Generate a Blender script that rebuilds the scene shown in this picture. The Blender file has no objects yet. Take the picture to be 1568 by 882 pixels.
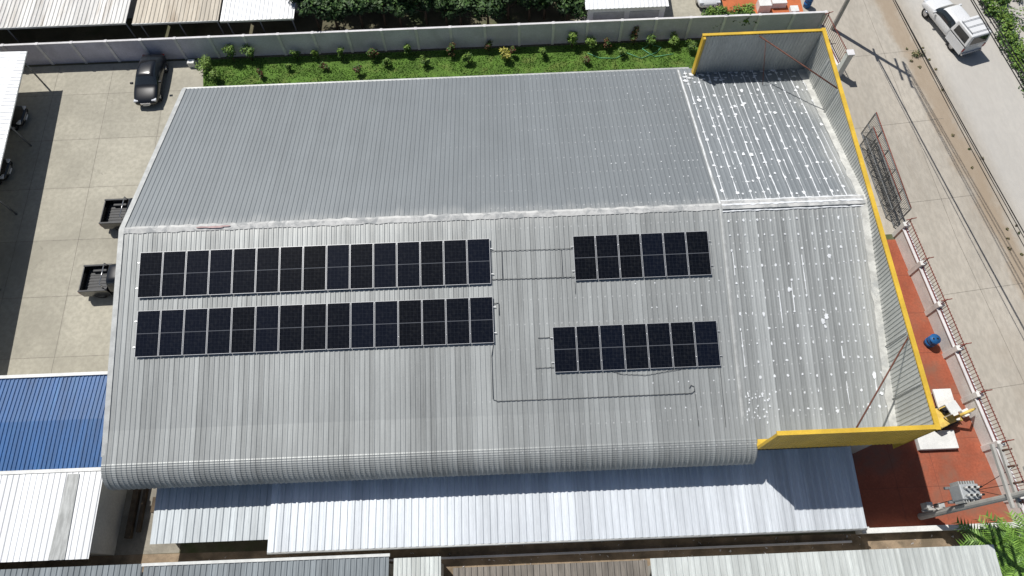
import bpy, bmesh, math, random
from mathutils import Matrix, Vector, noise
random.seed(7)
rad=math.radians
scene=bpy.context.scene
COL=bpy.context.collection

# ------------------------------------------------------------------ materials
def lk(nt,a,b): nt.links.new(a,b)
def newmat(name):
    m=bpy.data.materials.new(name); m.use_nodes=True
    nt=m.node_tree; b=nt.nodes['Principled BSDF']
    return m,nt,b
def mth(nt,op,a,b=None,c=None):
    n=nt.nodes.new('ShaderNodeMath'); n.operation=op
    for i,v in enumerate((a,b,c)):
        if v is None: continue
        if isinstance(v,(int,float)): n.inputs[i].default_value=v
        else: lk(nt,v,n.inputs[i])
    return n.outputs[0]
def mixc(nt,fac,a,b,blend='MIX'):
    n=nt.nodes.new('ShaderNodeMix'); n.data_type='RGBA'; n.blend_type=blend
    for s,v in ((0,fac),(6,a),(7,b)):
        if isinstance(v,(int,float)): n.inputs[s].default_value=v
        elif isinstance(v,tuple): n.inputs[s].default_value=(v[0],v[1],v[2],1)
        else: lk(nt,v,n.inputs[s])
    return n.outputs[2]
def coords(nt,scale=(1,1,1)):
    t=nt.nodes.new('ShaderNodeTexCoord'); mp=nt.nodes.new('ShaderNodeMapping')
    mp.inputs['Scale'].default_value=scale
    lk(nt,t.outputs['Object'],mp.inputs[0]); return mp.outputs[0]
def noi(nt,vec,scale,detail=5,rough=.6,dist=0):
    n=nt.nodes.new('ShaderNodeTexNoise'); n.inputs['Scale'].default_value=scale
    n.inputs['Detail'].default_value=detail; n.inputs['Roughness'].default_value=rough
    n.inputs['Distortion'].default_value=dist
    lk(nt,vec,n.inputs['Vector']); return n.outputs['Fac']
def ramp(nt,fac,a,b):
    n=nt.nodes.new('ShaderNodeMapRange'); n.interpolation_type='SMOOTHSTEP'
    lk(nt,fac,n.inputs[0]); n.inputs[1].default_value=a; n.inputs[2].default_value=b
    return n.outputs[0]
def scl(nt,c,k):
    vm=nt.nodes.new('ShaderNodeVectorMath'); vm.operation='SCALE'
    lk(nt,c,vm.inputs[0]); lk(nt,k,vm.inputs['Scale']); return vm.outputs[0]
def bump(nt,b,h,strength=.3,dist=.02):
    n=nt.nodes.new('ShaderNodeBump'); n.inputs['Strength'].default_value=strength
    n.inputs['Distance'].default_value=dist; lk(nt,h,n.inputs['Height']); lk(nt,n.outputs[0],b.inputs['Normal'])
def xyz(nt):
    t=nt.nodes.new('ShaderNodeTexCoord'); sx=nt.nodes.new('ShaderNodeSeparateXYZ')
    lk(nt,t.outputs['Object'],sx.inputs[0]); return sx.outputs
def M(name,col,rough=.7,metal=0.0,var=.18,scale=1.5,stretch=(1,1,1),col2=None,c2lo=.5,c2hi=.7,bmp=0,fine=.12,spec=.4,coat=0,slab=None,sheet=0,band=False):
    m,nt,b=newmat(name)
    v=coords(nt,stretch)
    n1=noi(nt,v,scale,6); n2=noi(nt,v,scale*14,4)
    dk=tuple(c*(1-var) for c in col); lt=tuple(min(1,c*(1+var)) for c in col)
    c=mixc(nt,ramp(nt,n1,.3,.7),dk,lt)
    c=mixc(nt,mth(nt,'MULTIPLY',ramp(nt,n2,.35,.65),fine*2),c,tuple(x*.55 for x in col))
    if col2:
        n3=noi(nt,v,scale*.6,7,.65,.5); c=mixc(nt,ramp(nt,n3,c2lo,c2hi),c,col2)
    if band:
        X,Y,Z=xyz(nt)
        u=mth(nt,'ADD',X,mth(nt,'MULTIPLY',Y,.098))
        d=mth(nt,'SUBTRACT',u,29.55+34.6*.098)
        w=noi(nt,coords(nt,(.35,.22,1)),1,6,.7)
        d2=mth(nt,'ADD',d,mth(nt,'MULTIPLY',mth(nt,'SUBTRACT',w,.5),3.2))
        k=mth(nt,'SUBTRACT',1.0,ramp(nt,mth(nt,'ABSOLUTE',d2),.25,1.15))
        c=mixc(nt,mth(nt,'MULTIPLY',k,.7),c,(.30,.225,.15))
        cb=nt.nodes.new('ShaderNodeCombineXYZ'); lk(nt,mth(nt,'MULTIPLY',u,1.5),cb.inputs[0]); lk(nt,mth(nt,'MULTIPLY',Y,.05),cb.inputs[1])
        s=noi(nt,cb.outputs[0],1.0,4,.6); c=mixc(nt,mth(nt,'MULTIPLY',ramp(nt,s,.52,.75),.35),c,(.28,.24,.19))
        lt2=mth(nt,'MULTIPLY',ramp(nt,d,.8,2.2),.55); c=mixc(nt,lt2,c,(.50,.49,.47))
    if slab:
        X,Y,Z=xyz(nt); cb=nt.nodes.new('ShaderNodeCombineXYZ')
        xx=mth(nt,'ADD',X,mth(nt,'MULTIPLY',Y,slab[2]))
        lk(nt,mth(nt,'FLOOR',mth(nt,'DIVIDE',mth(nt,'ADD',xx,slab[3]),slab[0])),cb.inputs[0]); lk(nt,mth(nt,'FLOOR',mth(nt,'DIVIDE',mth(nt,'ADD',Y,slab[4]),slab[1])),cb.inputs[1])
        wn=nt.nodes.new('ShaderNodeTexWhiteNoise'); wn.noise_dimensions='2D'; lk(nt,cb.outputs[0],wn.inputs['Vector'])
        c=scl(nt,c,mth(nt,'ADD',.94,mth(nt,'MULTIPLY',wn.outputs[0],.12)))
        # oil and tyre stains
        st=noi(nt,coords(nt),.9,5,.75,1.2); c=mixc(nt,mth(nt,'MULTIPLY',ramp(nt,st,.60,.74),.35),c,(.15,.14,.12))
    if sheet:
        X,Y,Z=xyz(nt); wn=nt.nodes.new('ShaderNodeTexWhiteNoise'); wn.noise_dimensions='1D'
        lk(nt,mth(nt,'FLOOR',mth(nt,'DIVIDE',X,sheet)),wn.inputs['W'])
        c=scl(nt,c,mth(nt,'ADD',.9,mth(nt,'MULTIPLY',wn.outputs[0],.2)))
    lk(nt,c,b.inputs['Base Color'])
    b.inputs['Roughness'].default_value=rough; b.inputs['Metallic'].default_value=metal
    b.inputs['Specular IOR Level'].default_value=spec
    b.inputs['Coat Weight'].default_value=coat
    if bmp: bump(nt,b,n2,bmp)
    return m

def roof_mat():
    m,nt,b=newmat("roof_metal")
    X,Y,Z=xyz(nt)
    sh=mth(nt,'FLOOR',mth(nt,'DIVIDE',X,0.75))
    wn=nt.nodes.new('ShaderNodeTexWhiteNoise'); wn.noise_dimensions='1D'
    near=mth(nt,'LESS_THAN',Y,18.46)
    lk(nt,mth(nt,'ADD',sh,mth(nt,'MULTIPLY',near,71.3)),wn.inputs['W'])
    sh2=mth(nt,'FLOOR',mth(nt,'DIVIDE',X,0.25)); wn2=nt.nodes.new('ShaderNodeTexWhiteNoise'); wn2.noise_dimensions='1D'; lk(nt,sh2,wn2.inputs['W'])
    st=coords(nt,(2.2,.14,.14)); s1=noi(nt,st,1.0,6,.7)
    st2=coords(nt,(7,.4,.4)); s2=noi(nt,st2,1.0,5,.7)
    bl=noi(nt,coords(nt),.35,6,.6)
    fn=noi(nt,coords(nt),9,4,.7)
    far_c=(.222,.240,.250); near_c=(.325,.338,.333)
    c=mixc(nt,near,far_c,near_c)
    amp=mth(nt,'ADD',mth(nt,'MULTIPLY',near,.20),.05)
    k=mth(nt,'ADD',mth(nt,'MULTIPLY',mth(nt,'SUBTRACT',wn.outputs[0],.5),amp),1.0)
    k=mth(nt,'ADD',k,mth(nt,'MULTIPLY',mth(nt,'SUBTRACT',wn2.outputs[0],.5),mth(nt,'ADD',mth(nt,'MULTIPLY',near,.20),.05)))
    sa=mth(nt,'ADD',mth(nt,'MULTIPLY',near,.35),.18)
    k=mth(nt,'ADD',k,mth(nt,'MULTIPLY',mth(nt,'SUBTRACT',s1,.5),sa))
    k=mth(nt,'ADD',k,mth(nt,'MULTIPLY',mth(nt,'SUBTRACT',s2,.5),sa))
    k=mth(nt,'ADD',k,mth(nt,'MULTIPLY',mth(nt,'SUBTRACT',bl,.5),.22))
    k=mth(nt,'ADD',k,mth(nt,'MULTIPLY',mth(nt,'SUBTRACT',fn,.5),.22))
    right=mth(nt,'GREATER_THAN',X,10.95)
    k=mth(nt,'MULTIPLY',k,mth(nt,'ADD',1.0,mth(nt,'MULTIPLY',right,.12)))
    c=scl(nt,c,k)
    dr=mth(nt,'ABSOLUTE',mth(nt,'SUBTRACT',Y,18.46))
    chalk=mth(nt,'MULTIPLY',ramp(nt,mth(nt,'ADD',mth(nt,'MULTIPLY',dr,-.5),s1),.1,.45),.25)
    c=mixc(nt,chalk,c,(.5,.5,.48))
    edge=mth(nt,'MULTIPLY',ramp(nt,mth(nt,'ADD',X,mth(nt,'MULTIPLY',bl,2.2)),18.2,19.6),.55)
    c=mixc(nt,edge,c,(.50,.50,.47))
    fx=mth(nt,'ABSOLUTE',mth(nt,'SUBTRACT',mth(nt,'FRACT',mth(nt,'DIVIDE',X,.375)),.5))
    fy=mth(nt,'ABSOLUTE',mth(nt,'SUBTRACT',mth(nt,'FRACT',mth(nt,'DIVIDE',Y,1.22)),.5))
    d=mth(nt,'MULTIPLY',mth(nt,'LESS_THAN',fx,.09),mth(nt,'LESS_THAN',fy,.028))
    d=mth(nt,'MULTIPLY',d,ramp(nt,mth(nt,'ADD',mth(nt,'MULTIPLY',X,.03),bl),.35,.75))
    c=mixc(nt,mth(nt,'MULTIPLY',d,.4),c,(.7,.7,.7))
    lk(nt,c,b.inputs['Base Color'])
    b.inputs['Metallic'].default_value=.25; b.inputs['Roughness'].default_value=.48
    return m
def panel_mat():
    m,nt,b=newmat("solar_cells")
    X,Y,Z=xyz(nt)
    fx=mth(nt,'ABSOLUTE',mth(nt,'SUBTRACT',mth(nt,'FRACT',mth(nt,'DIVIDE',mth(nt,'ADD',X,.555),.185)),.5))
    fy=mth(nt,'ABSOLUTE',mth(nt,'SUBTRACT',mth(nt,'FRACT',mth(nt,'DIVIDE',mth(nt,'ADD',Y,1.14),.19)),.5))
    l=mth(nt,'MAXIMUM',mth(nt,'GREATER_THAN',fx,.475),mth(nt,'GREATER_THAN',fy,.475))
    mid=mth(nt,'LESS_THAN',mth(nt,'ABSOLUTE',Y),.018)
    oi=nt.nodes.new('ShaderNodeObjectInfo')
    base=mixc(nt,oi.outputs['Random'],(.003,.0036,.0055),(.004,.006,.013))
    c=mixc(nt,mth(nt,'MULTIPLY',l,.18),base,(.08,.09,.11))
    c=mixc(nt,mth(nt,'MULTIPLY',mid,.6),c,(.15,.16,.18))
    n=noi(nt,coords(nt),6,5); c=mixc(nt,mth(nt,'MULTIPLY',ramp(nt,n,.4,.8),.03),c,(.3,.3,.28))
    lk(nt,c,b.inputs['Base Color']); b.inputs['Roughness'].default_value=.2
    b.inputs['Specular IOR Level'].default_value=.2
    return m

RM=roof_mat(); PM=panel_mat()
alu=M("aluminium",(.68,.69,.70),.35,.5,.05)
white_roof=M("white_metal_roof",(.80,.81,.82),.45,.1,.06,.8,(3,.3,1),fine=.1,sheet=.9)
annex_mat=M("annex_metal",(.70,.74,.78),.40,.25,.10,.7,(3,.25,1),fine=.1,sheet=.72)
annex_mat2=M("annex_old_metal",(.56,.60,.62),.42,.25,.15,.7,(3,.25,1),fine=.1,sheet=.72)
blue_roof=M("blue_metal_roof",(.010,.092,.27),.5,.0,.2,.9,(4,.5,1),fine=.25,sheet=.66,col2=(.03,.15,.33),c2lo=.55,c2hi=.8)
grey_roof=M("grey_neighbour_roof",(.20,.225,.24),.55,.2,.2,.8,(3,.25,1),sheet=.84)
pale_roof=M("pale_neighbour_roof",(.56,.59,.57),.5,.1,.15,.8,(3,.25,1),col2=(.40,.42,.40),sheet=.9)
beige_roof=M("beige_roof",(.50,.45,.37),.6,.05,.15,.8,(3,.3,1),col2=(.33,.27,.20),sheet=.9)
dirty_white=M("dirty_white_roof",(.60,.59,.57),.6,.1,.15,.8,(3,.3,1),col2=(.36,.33,.29),sheet=.9)
yellow=M("yellow_paint",(.66,.43,.045),.55,0,.14,1,col2=(.55,.33,.03),c2lo=.5,c2hi=.8)
inner_clad=M("inner_cladding",(.48,.49,.46),.55,.15,.12,.7,(1,1,.3))
trim=M("trim_metal",(.46,.47,.46),.5,.2,.15,2)
sealant=M("white_sealant",(.76,.78,.80),.6,0,.12,4)
ridge_m=M("ridge_coating",(.56,.56,.545),.7,0,.15,3,col2=(.33,.34,.34),c2lo=.45,c2hi=.62)
concrete=M("yard_concrete",(.395,.372,.305),.9,0,.13,.25,col2=(.28,.263,.215),c2lo=.5,c2hi=.78,bmp=.15,fine=.16,slab=(4.0,4.0,.053,38.46,1.6))
joint=M("joint_dark",(.22,.20,.17),.9,0,.3,3)
road_m=M("road_concrete",(.42,.385,.33),.9,0,.10,.3,(1,.35,1),col2=(.33,.285,.23),c2lo=.48,c2hi=.85,bmp=.2,fine=.16,band=True)
gravel=road_m
soil=M("soil",(.27,.205,.14),.95,0,.35,1,col2=(.14,.11,.075),bmp=.5)
earth=M("earth",(.12,.11,.07),.95,0,.3,.4,col2=(.06,.09,.03),bmp=.3)
redtile=M("terracotta_paving",(.33,.088,.045),.8,0,.18,.6,col2=(.22,.10,.065),c2lo=.44,c2hi=.7,bmp=.1,fine=.2)
grass_m=M("grass_ground",(.09,.175,.025),.95,0,.35,1.3,col2=(.16,.20,.05),c2lo=.5,c2hi=.75,bmp=.5,fine=.3)
wall_m=M("fence_wall_plaster",(.55,.54,.62),.85,0,.12,.6,col2=(.38,.37,.42),c2lo=.5,c2hi=.85)
post_m=M("fence_post_concrete",(.66,.65,.66),.85,0,.1,1)
bwall=M("building_wall",(.55,.54,.50),.85,0,.1,.6)
white_p=M("white_paint",(.72,.72,.70),.6,0,.10,1,col2=(.5,.48,.44),c2lo=.55,c2hi=.8)
redrail=M("red_brown_rail",(.22,.055,.04),.5,.1,.2,3)
rust=M("rust_brown",(.15,.06,.04),.7,.1,.3,4)
grey_steel=M("grey_steel",(.20,.21,.22),.5,.4,.15,3)
pole_c=M("pole_concrete",(.42,.41,.38),.85,0,.1,2)
dark=M("dark_rubber",(.015,.015,.016),.7,0,.1,4)
liner=M("bed_liner",(.045,.046,.048),.6,0,.25,5)
black_paint=M("black_car_paint",(.008,.009,.011),.25,0,.05,1,coat=.6)
white_car=M("white_car_paint",(.72,.73,.74),.3,0,.03,1,coat=.4)
glass=M("car_glass",(.02,.025,.03),.08,0,.02,1,spec=.8)
chrome=M("chrome",(.6,.6,.62),.2,.9,.03)
lamp_red=M("tail_lamp_red",(.35,.01,.01),.3)
lamp_w=M("head_lamp_clear",(.6,.62,.65),.15)
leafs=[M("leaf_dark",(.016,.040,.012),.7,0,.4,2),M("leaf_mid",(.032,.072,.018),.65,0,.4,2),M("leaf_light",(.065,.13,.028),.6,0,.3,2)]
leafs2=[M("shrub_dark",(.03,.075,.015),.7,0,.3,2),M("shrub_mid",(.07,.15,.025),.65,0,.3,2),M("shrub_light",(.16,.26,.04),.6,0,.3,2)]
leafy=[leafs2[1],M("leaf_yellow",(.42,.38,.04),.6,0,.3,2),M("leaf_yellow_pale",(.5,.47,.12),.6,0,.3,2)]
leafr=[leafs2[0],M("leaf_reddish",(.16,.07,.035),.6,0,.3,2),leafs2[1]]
bark=M("bark",(.10,.075,.05),.9,0,.3,4)
blue_pl=M("blue_plastic",(.02,.12,.32),.4,0,.1,2)
orange_m=M("orange_ground",(.50,.14,.05),.85,0,.15,1)
cond_m=M("conduit_grey",(.14,.145,.15),.5,.2,.1,3)
insul=M("insulator_brown",(.12,.06,.04),.3)

# ------------------------------------------------------------------ helpers
def link(me,name,parent=None,mats=()):
    ob=bpy.data.objects.new(name,me); COL.objects.link(ob)
    for m in mats: me.materials.append(m)
    if parent: ob.parent=parent
    return ob
def empty(name,loc=(0,0,0),rz=0,rx=0):
    e=bpy.data.objects.new(name,None); COL.objects.link(e); e.location=loc; e.rotation_euler=(rx,0,rz); e.empty_display_size=.3
    return e
def mesh(name,verts,faces,mat,parent=None,smooth=False,mi=None):
    me=bpy.data.meshes.new(name); me.from_pydata([tuple(v) for v in verts],[],faces)
    mats=mat if isinstance(mat,(list,tuple)) else [mat]
    ob=link(me,name,parent,mats)
    if mi: me.polygons.foreach_set('material_index',mi)
    if smooth: me.polygons.foreach_set('use_smooth',[True]*len(me.polygons))
    me.update(); return ob
def boxes(name,lst,mat,parent=None,bevel=0.0):
    V=[];F=[]
    for (x0,x1,y0,y1,z0,z1) in lst:
        i=len(V)
        V+=[(x0,y0,z0),(x1,y0,z0),(x1,y1,z0),(x0,y1,z0),(x0,y0,z1),(x1,y0,z1),(x1,y1,z1),(x0,y1,z1)]
        F+=[(i+3,i+2,i+1,i),(i+4,i+5,i+6,i+7),(i,i+1,i+5,i+4),(i+1,i+2,i+6,i+5),(i+2,i+3,i+7,i+6),(i+3,i,i+4,i+7)]
    ob=mesh(name,V,F,mat,parent)
    if bevel:
        b=ob.modifiers.new('bev','BEVEL'); b.width=bevel; b.segments=2; b.limit_method='ANGLE'
    return ob
def tubes(name,lst,mat,parent=None,n=8,smooth=True):
    V=[];F=[]
    for p0,p1,r0,r1 in lst:
        p0=Vector(p0);p1=Vector(p1); d=(p1-p0)
        if d.length<1e-6: continue
        d.normalize(); a=d.orthogonal().normalized(); b=d.cross(a); i=len(V)
        for p,r in ((p0,r0),(p1,r1)):
            for k in range(n):
                t=2*math.pi*k/n; V.append(p+a*math.cos(t)*r+b*math.sin(t)*r)
        for k in range(n):
            k2=(k+1)%n; F.append((i+k,i+k2,i+n+k2,i+n+k))
        F.append(tuple(i+n-1-k for k in range(n))); F.append(tuple(i+n+k for k in range(n)))
    return mesh(name,V,F,mat,parent,smooth)
def sheet(name,poly,z,mat,parent=None):
    return mesh(name,[(x,y,z) for x,y in poly],[tuple(range(len(poly)))],mat,parent)
def corr(name,x0,x1,path,pitch,h,mat,parent=None,T=None,xf=None,prof=None):
    prof=prof or [(0,0),(.5,0),(.62,1),(.88,1)]
    xs=[];n=int(math.ceil((x1-x0)/pitch))
    for i in range(n):
        for u,o in prof:
            x=x0+(i+u)*pitch
            if x<=x1: xs.append((x,o*h))
    xs.append((x1,0))
    P=[Vector((0,y,z)) for y,z in path]; N=[]
    for i in range(len(P)):
        d=(P[min(i+1,len(P)-1)]-P[max(i-1,0)]).normalized(); N.append(Vector((0,-d.z,d.y)))
    V=[];F=[];m=len(P)
    for x,o in xs:
        for p,nn in zip(P,N):
            v=Vector((x,p.y+nn.y*o,p.z+nn.z*o))
            if T: v=T@v
            if xf: v=xf(v)
            V.append(v)
    for i in range(len(xs)-1):
        for j in range(m-1):
            a=i*m+j; F.append((a,a+m,a+m+1,a+1))
    return mesh(name,V,F,mat,parent)

# ------------------------------------------------------------------ ground
sheet("ground",[(-400,-400),(400,-400),(400,400),(-400,400)],0,earth)
sheet("yard_pavement",[(-60,12.3),(-19,12.3),(-19,33.5),(-21.4,33.6),(-22.0,37.2),(-60,37.2)],.004,concrete)
e=empty("pavement_joints")
def qline(x0,y0,x1,y1,w,z):
    d=Vector((x1-x0,y1-y0,0)).normalized(); n=Vector((-d.y,d.x,0))*w/2
    return [(x0+n.x,y0+n.y,z),(x0-n.x,y0-n.y,z),(x1-n.x,y1-n.y,z),(x1+n.x,y1+n.y,z)]
def qlines(name,L,mat,parent,z=.009):
    V=[];F=[]
    for l in L:
        i=len(V); V+=qline(*l,z); F.append((i,i+1,i+2,i+3))
    return mesh(name,V,F,mat,parent)
L=[(x,37,x+1.3,12.4,.025) for x in (-36.5,-32.5,-28.5,-24.5)]+[(-40,y,-20.5,y,.025) for y in (34.4,30.4,26.4,22.4,18.4,14.4)]
qlines("yard_joints",L,joint,e)
sheet("road_verge",[(29,60),(29,20),(31,-10),(60,-10),(60,60)],.002,gravel)
sheet("concrete_road",[(20,60),(20,38.4),(18,38.2),(18,20.2),(24.2,20.4),(25.9,3.5),(26.4,-10),(34.5,-10),(32.4,14),(31.3,26),(30.6,34.6),(30.2,60)],.006,road_m)
qlines("road_joints",[(18.6,y,30.0,y+1.0,.025) for y in (22,28.2,34.4,40.8)]+[(25.2,y,31.4,y+.7,.025) for y in (16,10,4)]+[(26.8,60,28.0,20,.025),(28.0,20,29.6,3,.025)],joint,e,.011)
def blob(cx,cy,rx,ry,z,n=22,s=0):
    return [(cx+math.cos(t)*rx*(1+.35*noise.noise(Vector((math.cos(t)*1.5,math.sin(t)*1.5,s)))),cy+math.sin(t)*ry*(1+.35*noise.noise(Vector((math.cos(t)*1.5,math.sin(t)*1.5,s+5)))),z) for t in [2*math.pi*k/n for k in range(n)]]
sheet("terracotta_pavement",[(18,2.9),(26.2,2.9),(24.35,20.0),(18,20.0)],.014,redtile)
qlines("paving_joints",[(18.3,y,24.4+(20-y)*.11,y,.025) for y in (5,7.5,10,12.5,15,17.5)]+[(x,3.3,x,19.9,.025) for x in (20.2,22.4)],M("joint_red",(.2,.06,.035)),e,.018)
sheet("lawn_ground",[(-21.4,33.4),(-22.0,37.2),(23,37.2),(23,30),(-21,30)],.010,grass_m)
sheet("soil_strip",[(-21,3.2),(25.4,2.7),(26,-3),(-30,-3),(-30,3.2)],.005,soil)
sheet("side_pavement",[(-21.4,12.3),(-18.0,12.3),(-18,3.2),(-30,3.2),(-30,12.3)],.007,M("side_concrete",(.26,.24,.20),.9,0,.25,.7,col2=(.14,.13,.11)))
sheet("orange_pavement",[(16.8,38.2),(22.6,38.2),(23.4,60),(16.8,60)],.016,orange_m)

# grass tufts
V=[];F=[];mi=[]
for k in range(24000):
    x=random.uniform(-21.6,15.5); y=random.uniform(33.4,37.15)
    if noise.noise(Vector((x*.5,y*.9,2)))<-.28 and random.random()<.7: continue
    a=random.uniform(0,6.28); h=random.uniform(.04,.10); w=random.uniform(.03,.06)
    dx=math.cos(a)*w; dy=math.sin(a)*w; ox=random.uniform(-.05,.05);oy=random.uniform(-.05,.05)
    i=len(V); V+=[(x-dx,y-dy,.01),(x+dx,y+dy,.01),(x+ox,y+oy,h)]; F.append((i,i+1,i+2))
    q=noise.noise(Vector((x*.4,y*.7,7)))+random.uniform(-.3,.3); mi.append(0 if q<-.2 else (1 if q<.25 else 2))
mesh("lawn_grass",V,F,[M("blade_dark",(.065,.15,.02),.8),M("blade_mid",(.11,.22,.03),.8),M("blade_light",(.18,.29,.06),.8)],None,False,mi)
hp=[(6.2,36.3),(7.0,35.8),(8.2,35.7),(9.0,36.2),(10.0,35.6),(11.2,36.1),(11.6,36.6),(10.8,36.9),(10.2,36.5),(11.0,35.7),(12.4,35.9)]
tubes("garden_hose",[((a[0],a[1],.07),(b[0],b[1],.07),.025,.025) for a,b in zip(hp[:-1],hp[1:])],M("hose_green",(.12,.36,.2),.4),None,5)

# ------------------------------------------------------------------ main building
RY=18.46; SL=.24
def rz(y): return 7.5-SL*abs(y-RY)
W=empty("warehouse_building")
boxes("walls",[(-19.9,18.3,6.9,30.0,0,4.35)],bwall,W)
for gx in (-19.9,18.3):
    mesh("gable_wall",[(gx,6.9,4.35),(gx,30.0,4.35),(gx,30.0,rz(30)-.08),(gx,RY,7.4),(gx,6.9,rz(6.9)-.08)],[(0,1,2,3,4)],bwall,W)
boxes("roller_door",[(-19.96,-19.905,y,y+3.2,0,3.4) for y in (21.6,16.6,26.5)],grey_steel,W)
arc=[]
cy,cz,R_=7.25,rz(7.25)-1.25,1.25
a0=math.pi/2+math.atan(SL)
nA=30
for k in range(nA+1):
    a=a0+(math.pi*1.0-a0)*k/nA
    r=R_+(.009 if k%2 else -.005)
    arc.append((cy+math.cos(a)*r*1.05,cz+math.sin(a)*r+.035))
path=arc[::-1]
path+= [(y,rz(y)) for y in (8.5,11,14,16.5,RY)]
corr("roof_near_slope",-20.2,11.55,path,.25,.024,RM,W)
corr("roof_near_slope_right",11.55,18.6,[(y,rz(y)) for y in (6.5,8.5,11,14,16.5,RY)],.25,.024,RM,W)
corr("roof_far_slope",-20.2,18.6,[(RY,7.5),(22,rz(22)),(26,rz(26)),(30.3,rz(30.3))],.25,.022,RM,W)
V=[];F=[]
nx=260
for i in range(nx+1):
    x=-20.25+(11.05+20.25)*i/nx
    w1=.24+.06*noise.noise(Vector((x*1.7,0,0))); w2=.15+.10*noise.noise(Vector((x*2.3,5,0)))
    V+=[(x,RY-w1,rz(RY-w1)+.04),(x,RY,7.55),(x,RY+w2,rz(RY+w2)+.04)]
    if i: j=3*i; F+=[(j-3,j,j+1,j-2),(j-2,j+1,j+2,j-1)]
mesh("ridge_cap",V,F,ridge_m,W)
pinkm=M("red_primer",(.46,.33,.32),.8,0,.2,3)
V=[];F=[]
for k,(cx,rx,ry) in enumerate(((-15.2,.5,.06),(-15.9,.35,.045),(-14.7,.3,.045))):
    i=len(V); V+=blob(cx,RY-.10+.02*k,rx,ry,7.572+.002*k,16,k*3); F.append(tuple(range(i,i+16)))
mesh("ridge_cap_patch",V,F,pinkm,W)
def strip(name,xa,xb,ys,dz,mat):
    V=[];F=[]
    for k,y in enumerate(ys):
        z=rz(y)+dz
        V+=[(xa,y,z),(xb,y,z),(xa,y,z-.22)]
        if k: j=3*k; F+=[(j-3,j-2,j+1,j),(j-3,j,j+2,j-1)]
    return mesh(name,V,F,mat,W)
strip("verge_trim",-20.25,-19.98,[7.3,12,RY,24,30.32],.05,trim)
boxes("eave_gutter",[(-20.2,11.7,30.30,30.42,rz(30.3)-.14,rz(30.3)+.0)],trim,W)
V=[];F=[]
for k,y in enumerate([7.6,12,RY-.02,RY+.02,24,30.2]):
    z=rz(y)+.04
    V+=[(10.9,y,z),(10.98,y,z+.01),(11.06,y,z)]
    if k: j=3*k; F+=[(j-3,j-2,j+1,j),(j-2,j-1,j+2,j+1)]
mesh("roof_section_joint",V,F,trim,W)

# parapet
def xw(y): return 18.62+(y-18.2)*.016
PT=7.8
corr("parapet_far_inner",11.9,xw(29.8),[(29.8,4.6),(29.8,PT)],.2,.03,inner_clad,W)
Tm=Matrix.Rotation(-math.pi/2,4,'Z')
def shear(v): return Vector((v.x-18.6+xw(v.y),v.y,v.z))
corr("parapet_side_inner",-29.8,-6.5,[(18.55,4.2),(18.55,PT)],.2,.03,inner_clad,W,Tm,shear)
def quad(name,pts,mat,par): return mesh(name,pts,[tuple(range(len(pts)))],mat,par)
corr("parapet_near_outer",11.5,xw(6.4)+.12,[(6.42,4.75),(6.42,PT)],.2,.02,yellow,W)
quad("parapet_near_inner",[(11.5,6.56,4.6),(xw(6.5),6.56,4.6),(xw(6.5),6.56,PT),(11.5,6.56,PT)],inner_clad,W)
quad("parapet_near_end",[(11.5,6.42,4.75),(11.5,6.56,4.75),(11.5,6.56,PT),(11.5,6.42,PT)],yellow,W)
quad("parapet_near_soffit",[(11.5,6.42,4.75),(xw(6.4),6.42,4.75),(xw(6.4),6.9,4.75),(11.5,6.9,4.75)],yellow,W)
quad("parapet_side_outer",[(xw(6.4)+.16,6.4,3.6),(xw(29.9)+.16,29.95,3.6),(xw(29.9)+.16,29.95,PT),(xw(6.4)+.16,6.4,PT)],yellow,W)
quad("parapet_far_outer",[(11.8,29.97,4.5),(xw(29.9)+.16,29.97,4.5),(xw(29.9)+.16,29.97,PT),(11.8,29.97,PT)],yellow,W)
V=[(11.78,29.6,4.75),(11.78,30.0,4.7),(11.78,30.0,PT),(11.78,29.6,PT),(11.92,29.6,4.75),(11.92,30.0,4.7),(11.92,30.0,PT),(11.92,29.6,PT)]
mesh("parapet_far_end",V,[(3,2,1,0),(4,5,6,7),(0,1,5,4),(3,7,6,2),(0,4,7,3),(1,2,6,5)],yellow,W)
def cap(name,a,b,w,z0,z1):
    a=Vector((*a,0));b=Vector((*b,0)); d=(b-a).normalized(); n=Vector((-d.y,d.x,0))*w/2
    p=[a+n,a-n,b-n,b+n]
    V=[(q.x,q.y,z0) for q in p]+[(q.x,q.y,z1) for q in p]
    return mesh(name,V,[(3,2,1,0),(4,5,6,7),(0,1,5,4),(1,2,6,5),(2,3,7,6),(3,0,4,7)],yellow,W)
cap("parapet_cap",(11.4,6.48),(xw(6.4)+.05,6.48),.20,PT+.002,PT+.07)
cap("parapet_cap",(xw(6.4)+.05,6.36),(xw(29.9)+.05,30.05),.22,PT+.0,PT+.074)
cap("parapet_cap",(11.75,29.9),(xw(29.9)-.06,29.9),.18,PT+.003,PT+.068)
tubes("parapet_frame",[((xw(y)-.12,y,rz(y)),(xw(y)-.12,y,PT),.025,.025) for y in (8.5,11,25.5,27.7)],trim,W,6)
V=[];F=[]
ys=[6.7+.25*k for k in range(93)]
for k,y in enumerate(ys):
    w=.30+.14*noise.noise(Vector((0,y*1.8,0)))
    V+=[(xw(y)-w-.12,y,rz(y)+.04),(xw(y)-.06,y,rz(y)+.07),(xw(y)-.05,y,rz(y)+.3)]
    if k: j=3*k; F+=[(j-3,j-2,j+1,j),(j-2,j-1,j+2,j+1)]
mesh("parapet_base_flashing",V,F,M("flashing_pale",(.52,.52,.49),.8,0,.2,2,col2=(.36,.37,.36)),W)
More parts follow.
